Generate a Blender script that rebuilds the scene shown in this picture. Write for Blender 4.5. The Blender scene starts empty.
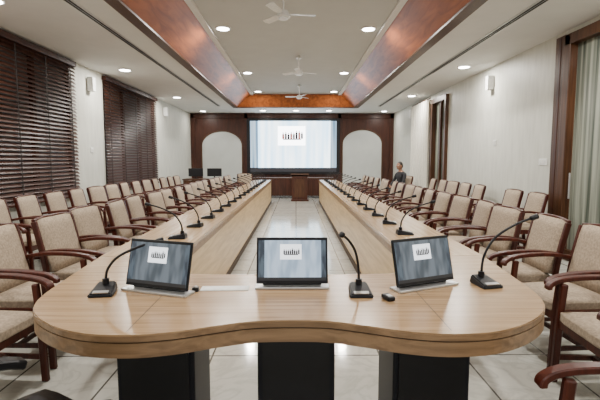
import bpy, bmesh, math, random
from mathutils import Vector, Matrix, Euler
random.seed(4)
S=bpy.context.scene
# ------------------------------------------------------------ materials
def new_mat(name):
    m=bpy.data.materials.new(name); m.use_nodes=True
    return m, m.node_tree, m.node_tree.nodes['Principled BSDF']
def plain(name,col,rough=.5,metal=0,var=.06,scale=30,bump=0,spec=None):
    m,nt,b=new_mat(name)
    tc=nt.nodes.new('ShaderNodeTexCoord'); n=nt.nodes.new('ShaderNodeTexNoise')
    n.inputs['Scale'].default_value=scale
    r=nt.nodes.new('ShaderNodeValToRGB')
    r.color_ramp.elements[0].color=tuple(c*(1-var) for c in col)+(1,)
    r.color_ramp.elements[1].color=tuple(min(1,c*(1+var)) for c in col)+(1,)
    r.color_ramp.elements[0].position=.35; r.color_ramp.elements[1].position=.65
    nt.links.new(tc.outputs['Object'],n.inputs['Vector']); nt.links.new(n.outputs['Fac'],r.inputs['Fac'])
    nt.links.new(r.outputs['Color'],b.inputs['Base Color'])
    b.inputs['Roughness'].default_value=rough; b.inputs['Metallic'].default_value=metal
    if spec is not None: b.inputs['Specular IOR Level'].default_value=spec
    if bump:
        bp=nt.nodes.new('ShaderNodeBump'); bp.inputs['Strength'].default_value=bump; bp.inputs['Distance'].default_value=.01
        nt.links.new(n.outputs['Fac'],bp.inputs['Height']); nt.links.new(bp.outputs['Normal'],b.inputs['Normal'])
    return m
def wood(name,c1,c2,axis='X',rough=.35,fine=26,spec=.5):
    m,nt,b=new_mat(name)
    tc=nt.nodes.new('ShaderNodeTexCoord'); mp=nt.nodes.new('ShaderNodeMapping')
    sc={'X':(1.2,fine,fine),'Y':(fine,1.2,fine),'Z':(fine,fine,1.2)}[axis]
    mp.inputs['Scale'].default_value=sc
    n=nt.nodes.new('ShaderNodeTexNoise'); n.inputs['Scale'].default_value=1.3; n.inputs['Detail'].default_value=6; n.inputs['Distortion'].default_value=.8
    r=nt.nodes.new('ShaderNodeValToRGB')
    r.color_ramp.elements[0].color=c1+(1,); r.color_ramp.elements[1].color=c2+(1,)
    r.color_ramp.elements[0].position=.36; r.color_ramp.elements[1].position=.62
    nt.links.new(tc.outputs['Object'],mp.inputs['Vector']); nt.links.new(mp.outputs['Vector'],n.inputs['Vector'])
    nt.links.new(n.outputs['Fac'],r.inputs['Fac']); nt.links.new(r.outputs['Color'],b.inputs['Base Color'])
    b.inputs['Roughness'].default_value=rough; b.inputs['Specular IOR Level'].default_value=spec
    return m
def emis(name,col,st):
    m,nt,b=new_mat(name)
    b.inputs['Base Color'].default_value=(0.02,0.02,0.02,1)
    b.inputs['Emission Color'].default_value=col+(1,); b.inputs['Emission Strength'].default_value=st
    return m
def emis_stripes(name,c1,c2,st,axis_scale):
    m,nt,b=new_mat(name)
    b.inputs['Base Color'].default_value=(0.02,0.02,0.02,1)
    tc=nt.nodes.new('ShaderNodeTexCoord'); mp=nt.nodes.new('ShaderNodeMapping'); mp.inputs['Scale'].default_value=axis_scale
    n=nt.nodes.new('ShaderNodeTexNoise'); n.inputs['Scale'].default_value=1; n.inputs['Detail'].default_value=1
    r=nt.nodes.new('ShaderNodeValToRGB'); r.color_ramp.elements[0].color=c1+(1,); r.color_ramp.elements[1].color=c2+(1,)
    r.color_ramp.elements[0].position=.38; r.color_ramp.elements[1].position=.6
    nt.links.new(tc.outputs['Object'],mp.inputs['Vector']); nt.links.new(mp.outputs['Vector'],n.inputs['Vector'])
    nt.links.new(n.outputs['Fac'],r.inputs['Fac']); nt.links.new(r.outputs['Color'],b.inputs['Emission Color'])
    b.inputs['Emission Strength'].default_value=st
    return m
M={}
M['table']=wood('table_veneer',(.27,.165,.08),(.40,.26,.14),'X',.25,30)
M['table_y']=wood('table_veneer_long',(.33,.21,.105),(.46,.31,.17),'Y',.25,30)
M['edge']=wood('table_edge',(.15,.085,.038),(.25,.15,.075),'X',.4)
M['panel']=wood('panel_veneer',(.46,.32,.16),(.61,.45,.25),'Y',.4,14)
M['seam']=plain('seam_dark',(.05,.028,.015),.7)
M['black']=plain('black_plastic',(.007,.007,.009),.4,spec=.3)
M['ped']=plain('dark_pedestal',(.008,.009,.014),.5,spec=.25)
M['silver']=plain('silver_metal',(.55,.55,.55),.3,.8)
M['chairwood']=wood('mahogany',(.035,.006,.003),(.07,.014,.007),'Z',.36,spec=.3)
M['fabric']=plain('beige_fabric',(.35,.275,.20),.9,0,.18,60,.3)
M['white']=plain('white_plastic',(.8,.8,.78),.4)
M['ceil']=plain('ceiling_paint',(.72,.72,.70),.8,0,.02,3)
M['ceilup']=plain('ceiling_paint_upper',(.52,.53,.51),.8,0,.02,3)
M['cove']=wood('cove_wood',(.20,.052,.012),(.34,.095,.022),'Y',.42,8,.3)
M['backwood']=wood('wall_wood_panel',(.035,.010,.005),(.062,.018,.009),'Z',.4,9,.35)
M['frame']=wood('frame_wood',(.045,.017,.007),(.085,.034,.014),'Z',.4,spec=.35)
M['blind']=wood('blind_slat_wood',(.030,.009,.005),(.060,.020,.011),'Y',.45,spec=.3)
M['tape']=plain('blind_tape',(.015,.006,.004),.8)
M['niche']=plain('niche_paint',(.52,.54,.52),.7,0,.03,3)
M['curtain']=plain('curtain_cloth',(.72,.70,.62),.9)
M['pane']=plain('window_pane',(.20,.21,.22),.3)
M['skin']=plain('skin',(.30,.15,.09),.55)
M['hair']=plain('hair',(.012,.009,.008),.6)
M['jacket']=plain('jacket_cloth',(.022,.022,.026),.85)
M['trouser']=plain('trouser_cloth',(.03,.026,.026),.9)
M['shoe']=plain('shoe_leather',(.01,.008,.008),.3)
M['lamp']=emis('lamp_glow',(1,.98,.94),25)
M['slot']=plain('slot_dark',(.03,.03,.03),.8)
M['paper']=plain('paper',(.75,.75,.72),.8)
M['scr_bg']=emis_stripes('projected_image',(.46,.70,.92),(.82,.94,1.0),4.6,(4,4,.3))
M['scr_side']=emis_stripes('projected_side',(.14,.28,.42),(.5,.66,.8),1.8,(9,9,.3))
M['scr_w']=emis('projected_white',(.97,.98,1.0),9)
M['scr_d']=emis('projected_dark',(.03,.03,.05),.5)
M['scr_r']=emis('projected_red',(.5,.08,.05),1.5)
M['mon_bg']=emis_stripes('monitor_image',(.08,.11,.14),(.22,.27,.32),.75,(30,30,2))
M['mon_bgc']=emis_stripes('monitor_image_bright',(.36,.48,.62),(.58,.71,.86),1.2,(30,30,2))
M['mon_side']=emis_stripes('monitor_side',(.03,.05,.08),(.12,.17,.22),.8,(60,60,2))
M['mon_w']=emis('monitor_white',(.9,.93,.97),2.2)
M['mon_d']=emis('monitor_dark',(.02,.02,.03),.4)
def wallmat():
    m,nt,b=new_mat('textured_wallpaper')
    tc=nt.nodes.new('ShaderNodeTexCoord'); mp=nt.nodes.new('ShaderNodeMapping'); mp.inputs['Scale'].default_value=(9,9,1.6)
    v=nt.nodes.new('ShaderNodeTexVoronoi'); v.inputs['Scale'].default_value=1.5
    r=nt.nodes.new('ShaderNodeValToRGB'); r.color_ramp.elements[0].color=(.54,.54,.48,1); r.color_ramp.elements[1].color=(.65,.65,.585,1)
    nt.links.new(tc.outputs['Object'],mp.inputs['Vector']); nt.links.new(mp.outputs['Vector'],v.inputs['Vector'])
    nt.links.new(v.outputs['Distance'],r.inputs['Fac']); nt.links.new(r.outputs['Color'],b.inputs['Base Color'])
    b.inputs['Roughness'].default_value=.5; return m
M['wall']=wallmat()
def frostmat():
    m,nt,b=new_mat('frosted_glass')
    tc=nt.nodes.new('ShaderNodeTexCoord'); mp=nt.nodes.new('ShaderNodeMapping'); mp.inputs['Scale'].default_value=(3,9,.25)
    v=nt.nodes.new('ShaderNodeTexNoise'); v.inputs['Scale'].default_value=1.5; v.inputs['Detail'].default_value=2
    r=nt.nodes.new('ShaderNodeValToRGB'); r.color_ramp.elements[0].color=(.07,.085,.07,1); r.color_ramp.elements[1].color=(.33,.35,.29,1)
    r.color_ramp.elements[0].position=.38; r.color_ramp.elements[1].position=.65
    nt.links.new(tc.outputs['Object'],mp.inputs['Vector']); nt.links.new(mp.outputs['Vector'],v.inputs['Vector'])
    nt.links.new(v.outputs['Fac'],r.inputs['Fac']); nt.links.new(r.outputs['Color'],b.inputs['Base Color'])
    b.inputs['Roughness'].default_value=.2; return m
M['frost']=frostmat()
def floormat():
    m,nt,b=new_mat('polished_tiles')
    tc=nt.nodes.new('ShaderNodeTexCoord'); br=nt.nodes.new('ShaderNodeTexBrick')
    br.offset=0; br.inputs['Scale'].default_value=1
    br.inputs['Brick Width'].default_value=.6; br.inputs['Row Height'].default_value=.6
    br.inputs['Mortar Size'].default_value=.007
    br.inputs['Color1'].default_value=(.60,.59,.53,1); br.inputs['Color2'].default_value=(.52,.51,.46,1)
    br.inputs['Mortar'].default_value=(.10,.095,.085,1)
    n=nt.nodes.new('ShaderNodeTexNoise'); n.inputs['Scale'].default_value=2.4; n.inputs['Detail'].default_value=8; n.inputs['Distortion'].default_value=2.5
    r=nt.nodes.new('ShaderNodeValToRGB'); e=r.color_ramp.elements; e[0].position=.43; e[0].color=(1,1,1,1); e[1].position=.57; e[1].color=(1,1,1,1)
    k=e.new(.5); k.color=(.84,.84,.84,1)
    mx=nt.nodes.new('ShaderNodeMixRGB'); mx.blend_type='MULTIPLY'; mx.inputs['Fac'].default_value=1
    L=nt.links.new
    L(tc.outputs['Object'],br.inputs['Vector']); L(tc.outputs['Object'],n.inputs['Vector']); L(n.outputs['Fac'],r.inputs['Fac'])
    L(br.outputs['Color'],mx.inputs[1]); L(r.outputs['Color'],mx.inputs[2]); L(mx.outputs[0],b.inputs['Base Color'])
    b.inputs['Roughness'].default_value=.10; return m
M['floor']=floormat()
# ------------------------------------------------------------ mesh builder
class MB:
    def __init__(s): s.bm=bmesh.new(); s.mats=[]
    def mi(s,k):
        m=M[k]
        if m not in s.mats: s.mats.append(m)
        return s.mats.index(m)
    def merge(s,b,k,mat=None,smooth=False):
        i=s.mi(k)
        if mat is not None: bmesh.ops.transform(b,matrix=mat,verts=b.verts)
        bmesh.ops.recalc_face_normals(b,faces=b.faces)
        for f in b.faces: f.material_index=i; f.smooth=smooth
        me=bpy.data.meshes.new('tmp'); b.to_mesh(me); b.free()
        s.bm.from_mesh(me); bpy.data.meshes.remove(me)
    def box(s,c,size,k,rot=(0,0,0),bev=0,seg=2):
        b=bmesh.new(); bmesh.ops.create_cube(b,size=1)
        bmesh.ops.scale(b,vec=size,verts=b.verts)
        if bev: bmesh.ops.bevel(b,geom=list(b.edges),offset=bev,segments=seg,profile=.5,affect='EDGES')
        s.merge(b,k,Matrix.Translation(c)@Euler(rot).to_matrix().to_4x4(),smooth=False)
    def cushion(s,c,size,k,rot=(0,0,0),bulge=.02,thin=2):
        b=bmesh.new(); bmesh.ops.create_cube(b,size=1)
        bmesh.ops.scale(b,vec=size,verts=b.verts)
        bmesh.ops.subdivide_edges(b,edges=list(b.edges),cuts=5,use_grid_fill=True)
        a=[i for i in range(3) if i!=thin]
        for v in b.verts:
            p=v.co; u=p[a[0]]/(size[a[0]]/2); w=p[a[1]]/(size[a[1]]/2)
            q=max(0,(1-u*u)*(1-w*w)); e=max(abs(u),abs(w))
            t=p[thin]/(size[thin]/2)
            if e>.95: p[thin]*=.62; 
            else: p[thin]+= t*bulge*q**.5
            if abs(u)>.95 and abs(w)>.95:
                p[a[0]]*=.95; p[a[1]]*=.95
        s.merge(b,k,Matrix.Translation(c)@Euler(rot).to_matrix().to_4x4(),True)
    def cyl(s,c,r,h,k,rot=(0,0,0),r2=None,seg=20,bev=0):
        b=bmesh.new(); bmesh.ops.create_cone(b,cap_ends=True,segments=seg,radius1=r,radius2=r if r2 is None else r2,depth=h)
        s.merge(b,k,Matrix.Translation(c)@Euler(rot).to_matrix().to_4x4(),False)
    def ball(s,c,sc,k,rot=(0,0,0),u=16,v=10):
        b=bmesh.new(); bmesh.ops.create_uvsphere(b,u_segments=u,v_segments=v,radius=1)
        s.merge(b,k,Matrix.Translation(c)@Euler(rot).to_matrix().to_4x4()@Matrix.Diagonal(tuple(sc)+(1,)),True)
    def tube(s,pts,r,k,seg=8,rect=None,smooth=True):
        pts=[Vector(p) for p in pts]; b=bmesh.new(); rings=[]
        d0=(pts[1]-pts[0]).normalized()
        ref=Vector((0,1,0)) if abs(d0.y)<.9 else Vector((1,0,0))
        for i,p in enumerate(pts):
            d=(pts[min(i+1,len(pts)-1)]-pts[max(i-1,0)]).normalized()
            x=ref-d*ref.dot(d); x.normalize(); y=d.cross(x); ref=x
            rr=r[i] if isinstance(r,(list,tuple)) else r
            if rect: 
                w,h=rect; offs=[(w/2,h/2),(-w/2,h/2),(-w/2,-h/2),(w/2,-h/2)]
            else: offs=[(rr*math.cos(2*math.pi*j/seg),rr*math.sin(2*math.pi*j/seg)) for j in range(seg)]
            rings.append([b.verts.new(p+x*o[0]+y*o[1]) for o in offs])
        n=len(rings[0])
        for a,c in zip(rings,rings[1:]):
            for j in range(n): b.faces.new((a[j],a[(j+1)%n],c[(j+1)%n],c[j]))
        b.faces.new(rings[0]); b.faces.new(rings[-1])
        if rect: bmesh.ops.bevel(b,geom=list(b.edges),offset=min(rect)*.18,segments=1,affect='EDGES'); smooth=False
        s.merge(b,k,None,smooth)
    def prism(s,poly,z0,z1,k,mat=None):
        b=bmesh.new(); lo=[b.verts.new((x,y,z0)) for x,y in poly]; hi=[b.verts.new((x,y,z1)) for x,y in poly]
        b.faces.new(lo); b.faces.new(hi); n=len(poly)
        for i in range(n): b.faces.new((lo[i],lo[(i+1)%n],hi[(i+1)%n],hi[i]))
        s.merge(b,k,mat)
    def quad(s,vs,k):
        b=bmesh.new(); b.faces.new([b.verts.new(v) for v in vs]); s.merge(b,k)
    def obj(s,name,loc=(0,0,0),rot=0,parent=None):
        me=bpy.data.meshes.new(name); s.bm.to_mesh(me); s.bm.free()
        for m in s.mats: me.materials.append(m)
        o=bpy.data.objects.new(name,me); S.collection.objects.link(o)
        o.location=loc; o.rotation_euler=(0,0,rot)
        if parent: o.parent=parent
        return o
def inst(name,me,loc,rot=0):
    o=bpy.data.objects.new(name,me); S.collection.objects.link(o); o.location=loc; o.rotation_euler=(0,0,rot); return o
def smooth_path(P,n=6):
    P=[Vector(p) for p in P]; out=[]
    for i in range(len(P)-1):
        p0=P[max(i-1,0)];p1=P[i];p2=P[i+1];p3=P[min(i+2,len(P)-1)]
        for j in range(n):
            t=j/n
            out.append(.5*((2*p1)+(p2-p0)*t+(2*p0-5*p1+4*p2-p3)*t*t+(-p0+3*p1-3*p2+p3)*t**3))
    out.append(P[-1]); return out
# ------------------------------------------------------------ room
XL,XR,Y0,Y1,ZC,ZU=-4.08,3.80,-2.5,17.0,3.2,3.6
m=MB(); m.box(((XL+XR)/2,(Y0+Y1)/2,-.05),(XR-XL+.4,Y1-Y0+.4,.1),'floor'); m.obj('floor')
def wall(name,x0,x1,ops):
    m=MB(); y=Y0
    for a,b,z0,z1 in ops:
        m.box(((x0+x1)/2,(y+a)/2,1.9),(abs(x1-x0),a-y,3.8),'wall')
        if z0>0: m.box(((x0+x1)/2,(a+b)/2,z0/2),(abs(x1-x0),b-a,z0),'wall')
        m.box(((x0+x1)/2,(a+b)/2,(z1+3.8)/2),(abs(x1-x0),b-a,3.8-z1),'wall'); y=b
    m.box(((x0+x1)/2,(y+Y1)/2,1.9),(abs(x1-x0),Y1-y,3.8),'wall')
    m.obj(name)
wall('wall_left',XL-.2,XL,[(4.7,8.07,.78,3.08),(9.35,12.7,.78,3.08)])
wall('wall_right',XR,XR+.2,[(3.4,6.16,0,3.12),(10.9,12.1,0,3.05)])
m=MB(); m.box(((XL+XR)/2,Y1+.1,1.9),(XR-XL+.4,.2,3.8),'backwood'); 
for x in (-4.0,-1.93,1.70,3.72): m.box((x,Y1-.02,1.6),(.14,.04,3.2),'backwood',bev=.01)
m.box(((XL+XR)/2,Y1-.02,3.1),(XR-XL,.04,.2),'backwood',bev=.01)
m.obj('wall_back')
def arch(name,x0,x1,zt):
    r=(x1-x0)/2; cx=(x0+x1)/2; zs=zt-r*.72; P=[(x0,0.02),(x1,.02)]
    for i in range(25):
        a=math.pi*i/24; P.append((cx+r*math.cos(a),zs+.72*r*math.sin(a)))
    m=MB(); R=Matrix.Rotation(math.pi/2,4,'X')
    m.prism(P,0,.02,'niche',Matrix.Translation((0,Y1-.0,0))@R)
    tr=[(x0,Y1-.03,.02)]+[(cx-r*math.cos(math.pi*i/24),Y1-.03,zs+.72*r*math.sin(math.pi*i/24)) for i in range(25)]+[(x1,Y1-.03,.02)]
    m.tube(tr,.02,'frame',rect=(.03,.05)); m.obj(name)
arch('arched_wall_niche',-3.66,-2.08,2.52); arch('arched_wall_niche',1.80,3.36,2.58)
# ceiling
m=MB(); tx=2.0; ty=15.0; ux=1.5
m.box(((XL-tx)/2,(Y0+Y1)/2,ZC+.04),(-tx-XL,Y1-Y0,.08),'ceil')
m.box(((XR+tx)/2,(Y0+Y1)/2,ZC+.04),(XR-tx,Y1-Y0,.08),'ceil')
m.box((0,(ty+Y1)/2,ZC+.04),(2*tx,Y1-ty,.08),'ceil')
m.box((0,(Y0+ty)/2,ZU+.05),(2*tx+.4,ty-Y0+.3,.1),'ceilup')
m.obj('ceiling')
m=MB()
for s in(-1,1):
    m.quad([(s*tx,Y0,ZC),(s*tx,ty,ZC),(s*ux,ty-.25,ZU-.01),(s*ux,Y0,ZU-.01)],'cove')
    m.box((s*(tx+.06),(Y0+ty)/2,ZC-.015),(.16,ty-Y0+.16,.03),'frame')
    m.box((s*(ux-.03),(Y0+ty)/2-.1,ZU-.025),(.10,ty-Y0-.2,.03),'ceil')
m.quad([(-tx,ty,ZC),(tx,ty,ZC),(ux,ty-.25,ZU-.01),(-ux,ty-.25,ZU-.01)],'cove')
m.box((0,ty+.05,ZC-.015),(2*tx+.2,.1,.03),'frame')
m.obj('trim_ceiling_cove')
for i,(x) in enumerate((-2.57,2.8)):
    m=MB(); m.box((x,7,ZC-.006),(.10,15.5,.012),'silver'); m.box((x-.02,7,ZC-.010),(.022,15.4,.014),'slot'); m.box((x+.02,7,ZC-.010),(.022,15.4,.014),'slot')
    m.obj('air_slot_diffuser')
m=MB(); m.box((XL+.01,(Y0+Y1)/2,.05),(.02,Y1-Y0,.1),'frame'); m.obj('baseboard_left')
m=MB()
for a,b in((Y0,3.4),(6.16,10.9),(12.1,Y1)): m.box((XR-.01,(a+b)/2,.05),(.02,b-a,.1),'frame')
m.obj('baseboard_right')
# windows + blinds
for n,(a,b) in enumerate(((4.7,8.07),(9.35,12.7)),1):
    m=MB(); z0,z1=.78,3.08; x=XL-.06
    for z in (z0+.04,z1-.04): m.box((x,(a+b)/2,z),(.1,b-a,.08),'frame')
    k=4
    for i in range(k): 
        y=a+.04+(b-a-.08)*i/(k-1); m.box((x,y,(z0+z1)/2),(.1,.08,z1-z0-.16),'frame')
    m.box((x-.02,(a+b)/2,(z0+z1)/2),(.01,b-a-.02,z1-z0-.02),'pane')
    m.obj('window_%d'%n)
    m=MB()
    a2,b2=a-.03,b+.03; x=XL+.05
    m.box((x,(a2+b2)/2,z1+.04),(.09,b2-a2,.09),'blind',bev=.008)
    N=36; top=z1-.03; bot=z0-.0
    for i in range(N):
        z=top-(top-bot)*i/(N-1); m.box((x,(a2+b2)/2,z),(.060,b2-a2,.004),'blind',rot=(0,math.radians(54),0))
    m.box((x,(a2+b2)/2,bot-.035),(.05,b2-a2,.03),'blind',bev=.005)
    for i in range(5):
        y=a2+.2+(b2-a2-.4)*i/4; m.box((x+.028,y,(top+bot)/2),(.003,.03,top-bot+.03),'tape')
    m.obj('wooden_venetian_blind')
# right doors
m=MB(); x=XR+.02
for y in (3.46,4.75,6.08): m.box((x,y,1.56),(.2,.14,3.1),'frame',bev=.008)
m.box((x,4.78,3.04),(.2,2.7,.14),'frame')
m.box((x,4.78,.08),(.12,2.5,.14),'frame')
m.box((x+.02,4.78,1.6),(.02,2.5,2.9),'frost')
m.cyl((x-.1,5.86,1.05),.012,.35,'silver')
m.obj('door_1')
m=MB(); m.box((XR-.02,6.30,1.57),(.04,.22,3.14),'frame',bev=.008); m.box((XR-.02,6.30,1.57),(.05,.05,3.10),'backwood'); m.obj('trim_door')
m=MB()
for y in (10.96,12.04): m.box((x,y,1.52),(.2,.12,3.04),'frame',bev=.008)
m.box((x,11.5,2.98),(.2,1.0,.12),'frame'); m.box((x,11.5,1.52),(.08,.1,2.9),'frame')
m.box((x+.03,11.5,1.5),(.02,.98,2.9),'frost'); m.box((x,11.5,.08),(.12,1.0,.14),'frame')
m.obj('door_2')
m=MB(); b=bmesh.new(); prev=None
for i in range(97):
    t=i/96; y=12.15+1.55*t; dx=.045*math.sin(t*math.pi*24)+.01*math.sin(t*37)
    c=[b.verts.new((XR-.13+dx*1.3,y,z)) for z in (.04,3.05)]
    if prev: b.faces.new((prev[0],c[0],c[1],prev[1]))
    prev=c
m.merge(b,'curtain',None,True); m.tube([(XR-.13,12.0,3.08),(XR-.13,13.85,3.08)],.018,'frame'); m.obj('window_curtain')
def sconce(x,y,s):
    m=MB(); m.box((s*.015,0,0),(.03,.12,.2),'silver'); m.prism([(0.02,-.08),(.12,-.06),(.12,.06),(.02,.08)],-.13,.13,'white',Matrix.Diagonal((s,1,1,1)))
    m.obj('wall_sconce',(x,y,2.88))
sconce(XL,8.72,1);sconce(XL,13.6,1);sconce(XR,8.5,-1);sconce(XR,14.2,-1)
def switch(x,y,z,s,w=.16):
    m=MB(); m.box((s*.006,0,0),(.012,w,.1),'white',bev=.004)
    for i in(-1,0,1): m.box((s*.014,i*w*.28,0),(.006,w*.18,.05),'paper')
    m.obj('switch_plate',(x,y,z))
switch(XR,6.65,1.37,-1,.22);switch(XR,8.3,1.73,-1,.12);switch(XL,8.75,1.6,1,.12)
def down(x,y,z,p):
    m=MB(); m.cyl((0,0,-.008),.125,.016,'white',seg=28); m.cyl((0,0,-.018),.10,.006,'lamp',seg=28)
    o=m.obj('ceiling_downlight',(x,y,z))
    L=bpy.data.lights.new('lamp_light','AREA'); L.shape='DISK'; L.size=.18; L.energy=p; L.color=(1,.955,.88)
    l=bpy.data.objects.new('lamp_light',L); S.collection.objects.link(l); l.parent=o; l.location=(0,0,-.03)
for y,p in ((-.9,55),(3.0,66),(7.5,78),(11.2,70),(14.2,40)):
    for x in(-1.22,1.22): down(x,y,ZU,p)
for y,p in ((1.3,56),(5.1,62),(8.9,60),(12.7,48),(16.2,16)):
    down(-3.42,y,ZC,p)
    down(3.25,y-.35 if y<16 else y,ZC,p)
for x in(-1.2,0,1.2): down(x,16.0,ZC,12)
# fans
m=MB(); m.cyl((0,0,.31),.06,.06,'white',r2=.03); m.cyl((0,0,.17),.012,.3,'white'); m.cyl((0,0,0),.09,.08,'white',r2=.06); m.cyl((0,0,-.05),.06,.03,'white')
for i in range(3):
    a=math.radians(8+120*i); R=Matrix.Rotation(a,4,'Z')
    m.prism([(.06,-.02),(.16,-.055),(.40,-.06),(.42,0),(.40,.05),(.16,.045),(.06,.02)],-.004,.004,'white',R@Matrix.Rotation(math.radians(10),4,'X'))
fan=m.obj('ceiling_fan',(-.16,5.75,ZU-.34)); inst('ceiling_fan',fan.data,(.06,9.45,ZU-.34),.3); inst('ceiling_fan',fan.data,(.1,13,ZU-.34),.8)
# ------------------------------------------------------------ table
CX=-.025
half_out=[(0,1.71),(.15,1.70),(.3,1.65),(.44,1.595),(.60,1.565),(.78,1.585),(.94,1.665),(1.08,1.79),(1.165,1.93),(1.21,2.1),(1.235,2.3),(1.27,2.6),(1.30,2.9)]
half_in=[(.78,2.9),(.775,2.72),(.74,2.58),(.66,2.48),(.52,2.435),(0,2.42)]
def sp2(P,n=5): return [(v.x,v.y) for v in smooth_path([(p[0],p[1],0) for p in P],n)]
ho=sp2(half_out); hi=sp2(half_in)
right=ho+hi; left=[(-x,y) for x,y in right]
poly=right+left[::-1][1:-1]
poly=[(x+CX,y) for x,y in poly]
def inset(P,d):
    n=len(P); out=[]
    A=sum(P[i][0]*P[(i+1)%n][1]-P[(i+1)%n][0]*P[i][1] for i in range(n)); sg=1 if A>0 else -1
    for i in range(n):
        x0,y0=P[i-1];x1,y1=P[(i+1)%n]; dx,dy=x1-x0,y1-y0; l=math.hypot(dx,dy) or 1
        out.append((P[i][0]-sg*dy/l*d,P[i][1]+sg*dx/l*d))
    return out
m=MB()
m.prism(inset(poly,.003),.744,.75,'table'); m.prism(poly,.722,.744,'edge'); m.prism(inset(poly,.006),.716,.722,'seam'); m.prism(inset(poly,.001),.66,.716,'edge')
for s in(-1,1):
    y=2.903
    while y<14.1:
        y2=min(y+1.86,14.2)
        xo=1.302 if y<3 else 1.34
        P=[(s*.78+CX,y),(s*xo+CX,y),(s*1.34+CX,y2-.004),(s*.78+CX,y2-.004)]
        m.prism(P,.722,.75,'table_y'); m.prism(inset(P,.004),.66,.722,'edge')
        m.box((s*1.07+CX,y2-.02,.33),(.5,.03,.66),'panel')
        y=y2
    m.box((s*.805+CX,8.48,.33),(.03,11.46,.66),'panel')
    m.box((s*.785+CX,8.48,.04),(.012,11.46,.08),'seam')
for x in(-.62,.62): m.box((x+CX,2.0,.7495),(.003,.8,.0016),'seam')
for x in(-.67,0,.65):
    m.box((x,2.17,.33),(.37,.36,.66),'ped',bev=.008); m.box((x,1.985,.35),(.32,.01,.56),'black')
m.obj('conference_table')
# ------------------------------------------------------------ chair
def chair_mesh():
    m=MB()
    for s in(-1,1):
        y=s*.255
        m.tube(smooth_path([(-.30,y,0),(-.255,y,.22),(-.235,y,.44),(-.265,y,.66),(-.32,y,.90)],3),0,'chairwood',rect=(.032,.045))
        m.tube(smooth_path([(.235,y,0),(.225,y,.25),(.215,y,.46),(.20,y,.63)],3),0,'chairwood',rect=(.034,.042))
        ya=s*.265
        m.tube(smooth_path([(-.27,ya,.645),(-.1,ya+s*.01,.67),(.08,ya+s*.015,.668),(.22,ya+s*.01,.65),(.285,ya,.62),(.29,ya,.595)],3),0,'chairwood',rect=(.052,.028))
        m.box((0,y,.385),(.46,.028,.06),'chairwood')
        m.box((-.02,y,.16),(.48,.02,.028),'chairwood')
    m.box((.215,0,.385),(.03,.5,.06),'chairwood'); m.box((-.235,0,.40),(.03,.5,.06),'chairwood')
    m.box((0,0,.16),(.022,.5,.028),'chairwood')
    m.cushion((.005,0,.435),(.475,.475,.085),'fabric',bulge=.018)
    m.cushion((-.272,0,.69),(.07,.478,.46),'fabric',rot=(0,math.radians(-14),0),bulge=.015,thin=0)
    m.tube([(-.328,-.255,.905),(-.338,-.1,.92),(-.338,.1,.92),(-.328,.255,.905)],0,'chairwood',rect=(.03,.026))
    o=m.obj('conference_chair'); return o
c0=chair_mesh(); CH=c0.data; first=[True]
def put(x,y,deg):
    deg+=random.uniform(-6,6)
    if first[0]: c0.location=(x,y,0); c0.rotation_euler=(0,0,math.radians(deg)); first[0]=False
    else: inst('conference_chair',CH,(x,y,0),math.radians(deg))
for i in range(18):
    y=2.32+.66*i
    put(-1.82+random.uniform(-.05,.05),y+.1,0)
    put(1.86+random.uniform(-.05,.05),y+.03,180)
put(1.12,1.17,174)
for i in range(16): put(-3.3,3.2+.66*i,0)
for y in (6.3,6.98,8.3,8.98,9.66,10.34,11.1): put(3.22,y,180)
inst('conference_chair',CH,(3.02,12.75,0),math.radians(203))
# black office chair
m=MB()
m.cushion((0,0,.46),(.5,.5,.09),'black',bulge=.02); m.cushion((-.27,0,.78),(.07,.46,.5),'black',rot=(0,math.radians(-8),0),thin=0,bulge=.015)
m.cyl((0,0,.25),.03,.32,'ped'); m.tube([(-.2,0,.42),(-.32,0,.45),(-.33,0,.7)],.02,'black')
for i in range(5):
    a=2*math.pi*i/5; m.tube([(0,0,.12),(.28*math.cos(a),.28*math.sin(a),.075)],[.03,.018],'black'); m.ball((.28*math.cos(a),.28*math.sin(a),.03),(.03,.03,.03),'black')
for s in(-1,1):
    m.tube(smooth_path([(-.1,s*.22,.43),(-.06,s*.3,.47),(-.04,s*.3,.57),(-.1,s*.3,.60)],4),.02,'black')
    m.tube(smooth_path([(-.18,s*.3,.61),(-.05,s*.3,.63),(.1,s*.3,.63),(.19,s*.29,.60)],3),0,'black',rect=(.07,.035))
m.obj('office_chair',(-.93,1.34,0),math.radians(58))
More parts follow.
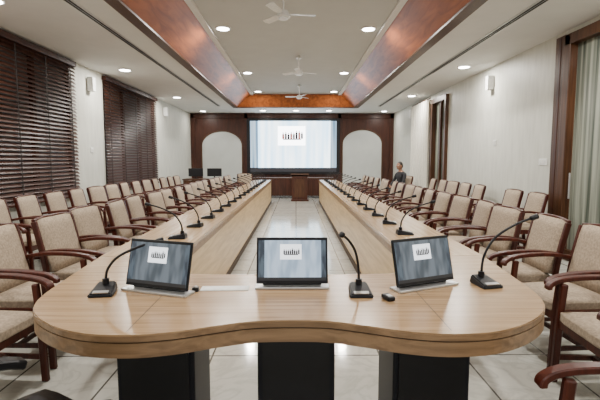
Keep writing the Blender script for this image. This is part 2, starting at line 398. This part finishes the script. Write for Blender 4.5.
# ------------------------------------------------------------ screens
def content(m,w,h,y,bg,wh,dk,side=None,rd=None):
    def r(x0,x1,z0,z1,k,d): m.quad([(x0*w,y-d,z0*h),(x1*w,y-d,z0*h),(x1*w,y-d,z1*h),(x0*w,y-d,z1*h)],k)
    r(-.5,.5,-.5,.5,bg,0)
    if side: r(-.5,-.41,-.5,.5,side,.002); r(.43,.5,-.5,.5,side,.002)
    r(-.18,.14,.02,.40,wh,.003)
    r(-.5,.5,-.5,-.42,dk,.003)
    for i in range(8):
        x=-.13+.031*i; zt=.25+random.uniform(-.02,.03)
        r(x,x+.024,.15,zt,dk if i%3 else (rd or dk),.004); r(x+.007,x+.017,zt,zt+.035,dk,.004)
    r(-.12,.09,.13,.15,dk,.004)
def monitor(x,y,rot,bg):
    m=MB(); w,h=.345,.205; T=math.radians(14)
    m2=MB(); m2.box((0,.006,0),(w+.02,.012,h+.03),'black',bev=.004); content(m2,w,h,-.0012,bg,'mon_w','mon_d','mon_side')
    me=bpy.data.meshes.new('t'); R=Matrix.Translation((0,.012,.138))@Matrix.Rotation(-T,4,'X')
    bmesh.ops.transform(m2.bm,matrix=R,verts=m2.bm.verts); m2.bm.to_mesh(me); m2.bm.free()
    for mt in m2.mats: m.mats.append(mt)
    m.bm.from_mesh(me)
    m.box((0,0,.006),(w+.03,.09,.012),'silver',bev=.003); m.box((0,.02,.018),(.3,.03,.02),'black')
    m.obj('table_monitor',(x,y,.7502),rot)
monitor(-.685,2.10,math.radians(-20),'mon_bg')
monitor(-.02,2.17,0,'mon_bgc')
monitor(.66,2.17,math.radians(24),'mon_bg')
m=MB(); w,h=3.34,1.95
m.box((0,.03,0),(w+.26,.04,h+.2),'black',bev=.01); content(m,w,h,.005,'scr_bg','scr_w','scr_d','scr_side','scr_r')
m.obj('projection_screen',(-.10,Y1-.10,1.92))
# ------------------------------------------------------------ microphones
def mic(name,loc,brot,ang,reach,height):
    m=MB()
    b=bmesh.new(); P=[(-.06,-.075),(.06,-.075),(.048,.07),(-.048,.07)]
    lo=[b.verts.new((x,y,0)) for x,y in P]; zz=[.018,.018,.045,.045]
    hi=[b.verts.new((x*.88,y*.92,z)) for (x,y),z in zip(P,zz)]
    b.faces.new(lo); b.faces.new(hi)
    for i in range(4): b.faces.new((lo[i],lo[(i+1)%4],hi[(i+1)%4],hi[i]))
    bmesh.ops.bevel(b,geom=list(b.edges),offset=.006,segments=2,affect='EDGES'); m.merge(b,'black')
    m.box((0,-.055,.023),(.07,.022,.004),'silver',rot=(math.radians(11),0,0))
    m.cyl((0,.035,.05),.016,.03,'black')
    c,s=math.cos(ang),math.sin(ang)
    f=[(0,.05),(.04,.35),(.22,.66),(.55,.88),(.85,1.0)]
    pts=[(c*reach*a,.035+s*reach*a,.045+(height-.045)*z) for a,z in f]
    m.tube(smooth_path(pts,5),.0065,'black'); 
    p=Vector(pts[-1]); q=Vector((c*reach,.035+s*reach,height*1.04))
    m.tube([p,p+(q-p)*.2,q-(q-p)*.1,q],[.009,.014,.015,.009],'black',seg=12)
    return m.obj(name,loc,brot)
mic('gooseneck_microphone',(-.94,2.08,.7502),math.radians(8),math.radians(8),.28,.235)
mic('gooseneck_microphone',(.31,2.06,.7502),0,math.radians(215),.12,.29)
mic('gooseneck_microphone',(.985,2.2,.7502),math.radians(12),math.radians(-5),.31,.34)
am=mic('gooseneck_microphone',(-.98,3.57,.7502),math.radians(-90),math.radians(-90),.30,.28)
for i in range(1,17): inst('gooseneck_microphone',am.data,(-.98,3.57+.62*i,.7502),math.radians(-90+random.uniform(-8,8)))
for i in range(17): inst('gooseneck_microphone',am.data,(.95,3.75+.62*i,.7502),math.radians(90+random.uniform(-8,8)))
m=MB(); m.box((0,0,.002),(.24,.075,.003),'paper',rot=(0,0,.03)); m.box((.0,.0,.004),(.2,.05,.001),'white'); m.obj('paper_name_card',(-.36,2.15,.75))
m=MB(); m.box((0,0,.012),(.04,.07,.02),'black',bev=.006); m.box((0,-.01,.023),(.02,.03,.003),'silver'); m.obj('presentation_remote',(.43,1.97,.75),.3)
m=MB(); m.cyl((0,0,.01),.018,.02,'black'); m.cyl((0,0,.022),.01,.006,'silver'); m.obj('cable_grommet',(-.50,2.11,.75))
# lectern and rear desks
m=MB(); m.box((0,0,.03),(.60,.5,.06),'backwood',bev=.008); m.box((0,.0,.45),(.52,.4,.8),'backwood',bev=.01); m.box((0,-.203,.45),(.36,.01,.6),'frame'); m.box((0,-.02,.88),(.62,.48,.04),'frame',rot=(math.radians(-10),0,0)); m.obj('lectern',(.13,14.9,0))
m=MB(); m.box((0,0,.73),(1.5,.65,.04),'frame',bev=.005)
for s in(-1,1): m.box((s*.7,0,.355),(.04,.6,.71),'frame')
m.box((0,-.28,.45),(1.4,.02,.5),'frame'); m.obj('side_desk',(-3.15,15.2,0))
for x in(-3.5,-2.85):
    m=MB(); m.box((0,0,.008),(.2,.16,.016),'black'); m.box((0,.02,.08),(.04,.03,.14),'black'); m.box((0,0,.22),(.5,.03,.28),'black',bev=.006); m.box((0,.0175,.22),(.47,.002,.25),'mon_d'); m.obj('computer_monitor',(x,15.2,.75),.15)
m=MB(); m.box((0,0,.73),(3.0,.6,.04),'frame',bev=.005)
for s in(-1,1): m.box((s*1.45,0,.355),(.05,.55,.71),'frame')
m.box((0,-.27,.4),(2.9,.02,.6),'backwood'); m.obj('dais_desk',(-.1,16.2,0))
inst('conference_chair',CH,(-1.75,15.0,0),math.radians(-80)); 
# ------------------------------------------------------------ seated man
def man(loc,rot):
    J={'pelvis':((-.07,0,.56),(.13,.15)),'waist':((-.10,0,.70),(.105,.14)),'chest':((-.10,0,.88),(.11,.165)),'ribs':((-.09,0,.98),(.09,.13)),
       'neck':((-.07,0,1.08),(.052,.055)),'skull':((-.045,0,1.17),(.05,.05))}
    E=[('pelvis','waist'),('waist','chest'),('chest','ribs'),('ribs','neck'),('neck','skull')]
    for s,t in((1,'l'),(-1,'r')):
        J['sh'+t]=((-.09,s*.19,1.0),(.06,.06)); J['el'+t]=((.0,s*.245,.76),(.043,.045)); J['wr'+t]=((.20,s*.12,.66),(.028,.03)); J['pm'+t]=((.27,s*.09,.635),(.018,.036))
        J['hip'+t]=((.0,s*.10,.55),(.09,.09)); J['kn'+t]=((.40,s*.13,.535),(.062,.062)); J['cf'+t]=((.41,s*.13,.33),(.052,.052)); J['an'+t]=((.40,s*.13,.10),(.036,.036)); J['toe'+t]=((.55,s*.15,.045),(.035,.04))
        E+=[('ribs','sh'+t),('sh'+t,'el'+t),('el'+t,'wr'+t),('wr'+t,'pm'+t),('pelvis','hip'+t),('hip'+t,'kn'+t),('kn'+t,'cf'+t),('cf'+t,'an'+t),('an'+t,'toe'+t)]
    K=list(J); me=bpy.data.meshes.new('b'); me.from_pydata([J[k][0] for k in K],[(K.index(a),K.index(b)) for a,b in E],[])
    o=bpy.data.objects.new('b',me); S.collection.objects.link(o)
    mod=o.modifiers.new('s','SKIN'); sv=me.skin_vertices[0].data
    for i,k in enumerate(K): sv[i].radius=J[k][1]; sv[i].use_root=(k=='pelvis')
    o.modifiers.new('u','SUBSURF').levels=2; o.modifiers['u'].render_levels=2
    dg=bpy.context.evaluated_depsgraph_get(); bm2=bpy.data.meshes.new_from_object(o.evaluated_get(dg))
    bpy.data.objects.remove(o)
    m=MB(); ids={k:m.mi(k) for k in('jacket','trouser','skin','shoe','hair','paper')}
    m.bm.from_mesh(bm2)
    for f in m.bm.faces:
        c=f.calc_center_median(); k='jacket'
        if c.z>1.07: k='skin'
        elif c.x>.215 and .6<c.z<.72 and abs(c.y)<.16 and c.z>.61: k='skin'
        elif c.z<.075 or (c.z<.1 and c.x>.44): k='shoe'
        elif c.z<.61 and (c.x>.04 or c.z<.5): k='trouser'
        f.material_index=ids[k]; f.smooth=True
    hc=Vector((-.035,0,1.235)); m.ball(hc,(.093,.076,.118),'skin',u=24,v=16); m.ball(hc+Vector((.02,0,-.055)),(.068,.056,.06),'skin')
    m.tube([hc+Vector((.085,0,.02)),hc+Vector((.105,0,-.012)),hc+Vector((.108,0,-.025)),hc+Vector((.085,0,-.035))],[.008,.013,.016,.01],'skin')
    for s in(-1,1):
        m.ball(hc+Vector((.079,s*.032,.008)),(.012,.014,.009),'paper'); m.ball(hc+Vector((.088,s*.032,.008)),(.006,.006,.006),'hair')
        m.box(hc+Vector((.084,s*.033,.03)),(.01,.032,.006),'hair'); m.ball(hc+Vector((-.005,s*.078,-.005)),(.02,.01,.032),'skin')
        for j,L in enumerate((.07,.08,.074,.058)):
            y=s*(.09+(-.03+.019*j)); z=.632
            m.tube([(.285,y,z),(.285+L*.45,y*.98,z),(.285+L*.8,y*.97,z-.012),(.285+L,y*.96,z-.03)],[.0095,.009,.008,.006],'skin')
        m.tube([(.235,s*.062,.64),(.265,s*.042,.64),(.295,s*.036,.632)],[.011,.01,.007],'skin')
    m.ball(hc+Vector((.085,0,-.055)),(.008,.024,.005),'hair')
    b=bmesh.new(); bmesh.ops.create_uvsphere(b,u_segments=24,v_segments=16,radius=1)
    bmesh.ops.bisect_plane(b,geom=list(b.verts)+list(b.edges)+list(b.faces),plane_co=(.30,0,.22),plane_no=(.75,0,-.66),clear_outer=True)
    m.merge(b,'hair',Matrix.Translation(hc+Vector((-.006,0,.006)))@Matrix.Diagonal((.10,.083,.122,1)),True)
    o=m.obj('seated_man',loc,rot)
man((3.02,12.75,-.008),math.radians(203))
# ------------------------------------------------------------ world / camera
w=bpy.data.worlds.new('world'); S.world=w; w.use_nodes=True
bg=w.node_tree.nodes['Background']; bg.inputs[0].default_value=(.92,.95,1,1); bg.inputs[1].default_value=.55
cam=bpy.data.cameras.new('camera'); cam.lens=26; cam.sensor_width=36; cam.clip_start=.05
co=bpy.data.objects.new('camera',cam); S.collection.objects.link(co); co.location=(0,0,1.4)
co.rotation_euler=(math.radians(90-5.28),0,math.radians(-.53)); S.camera=co
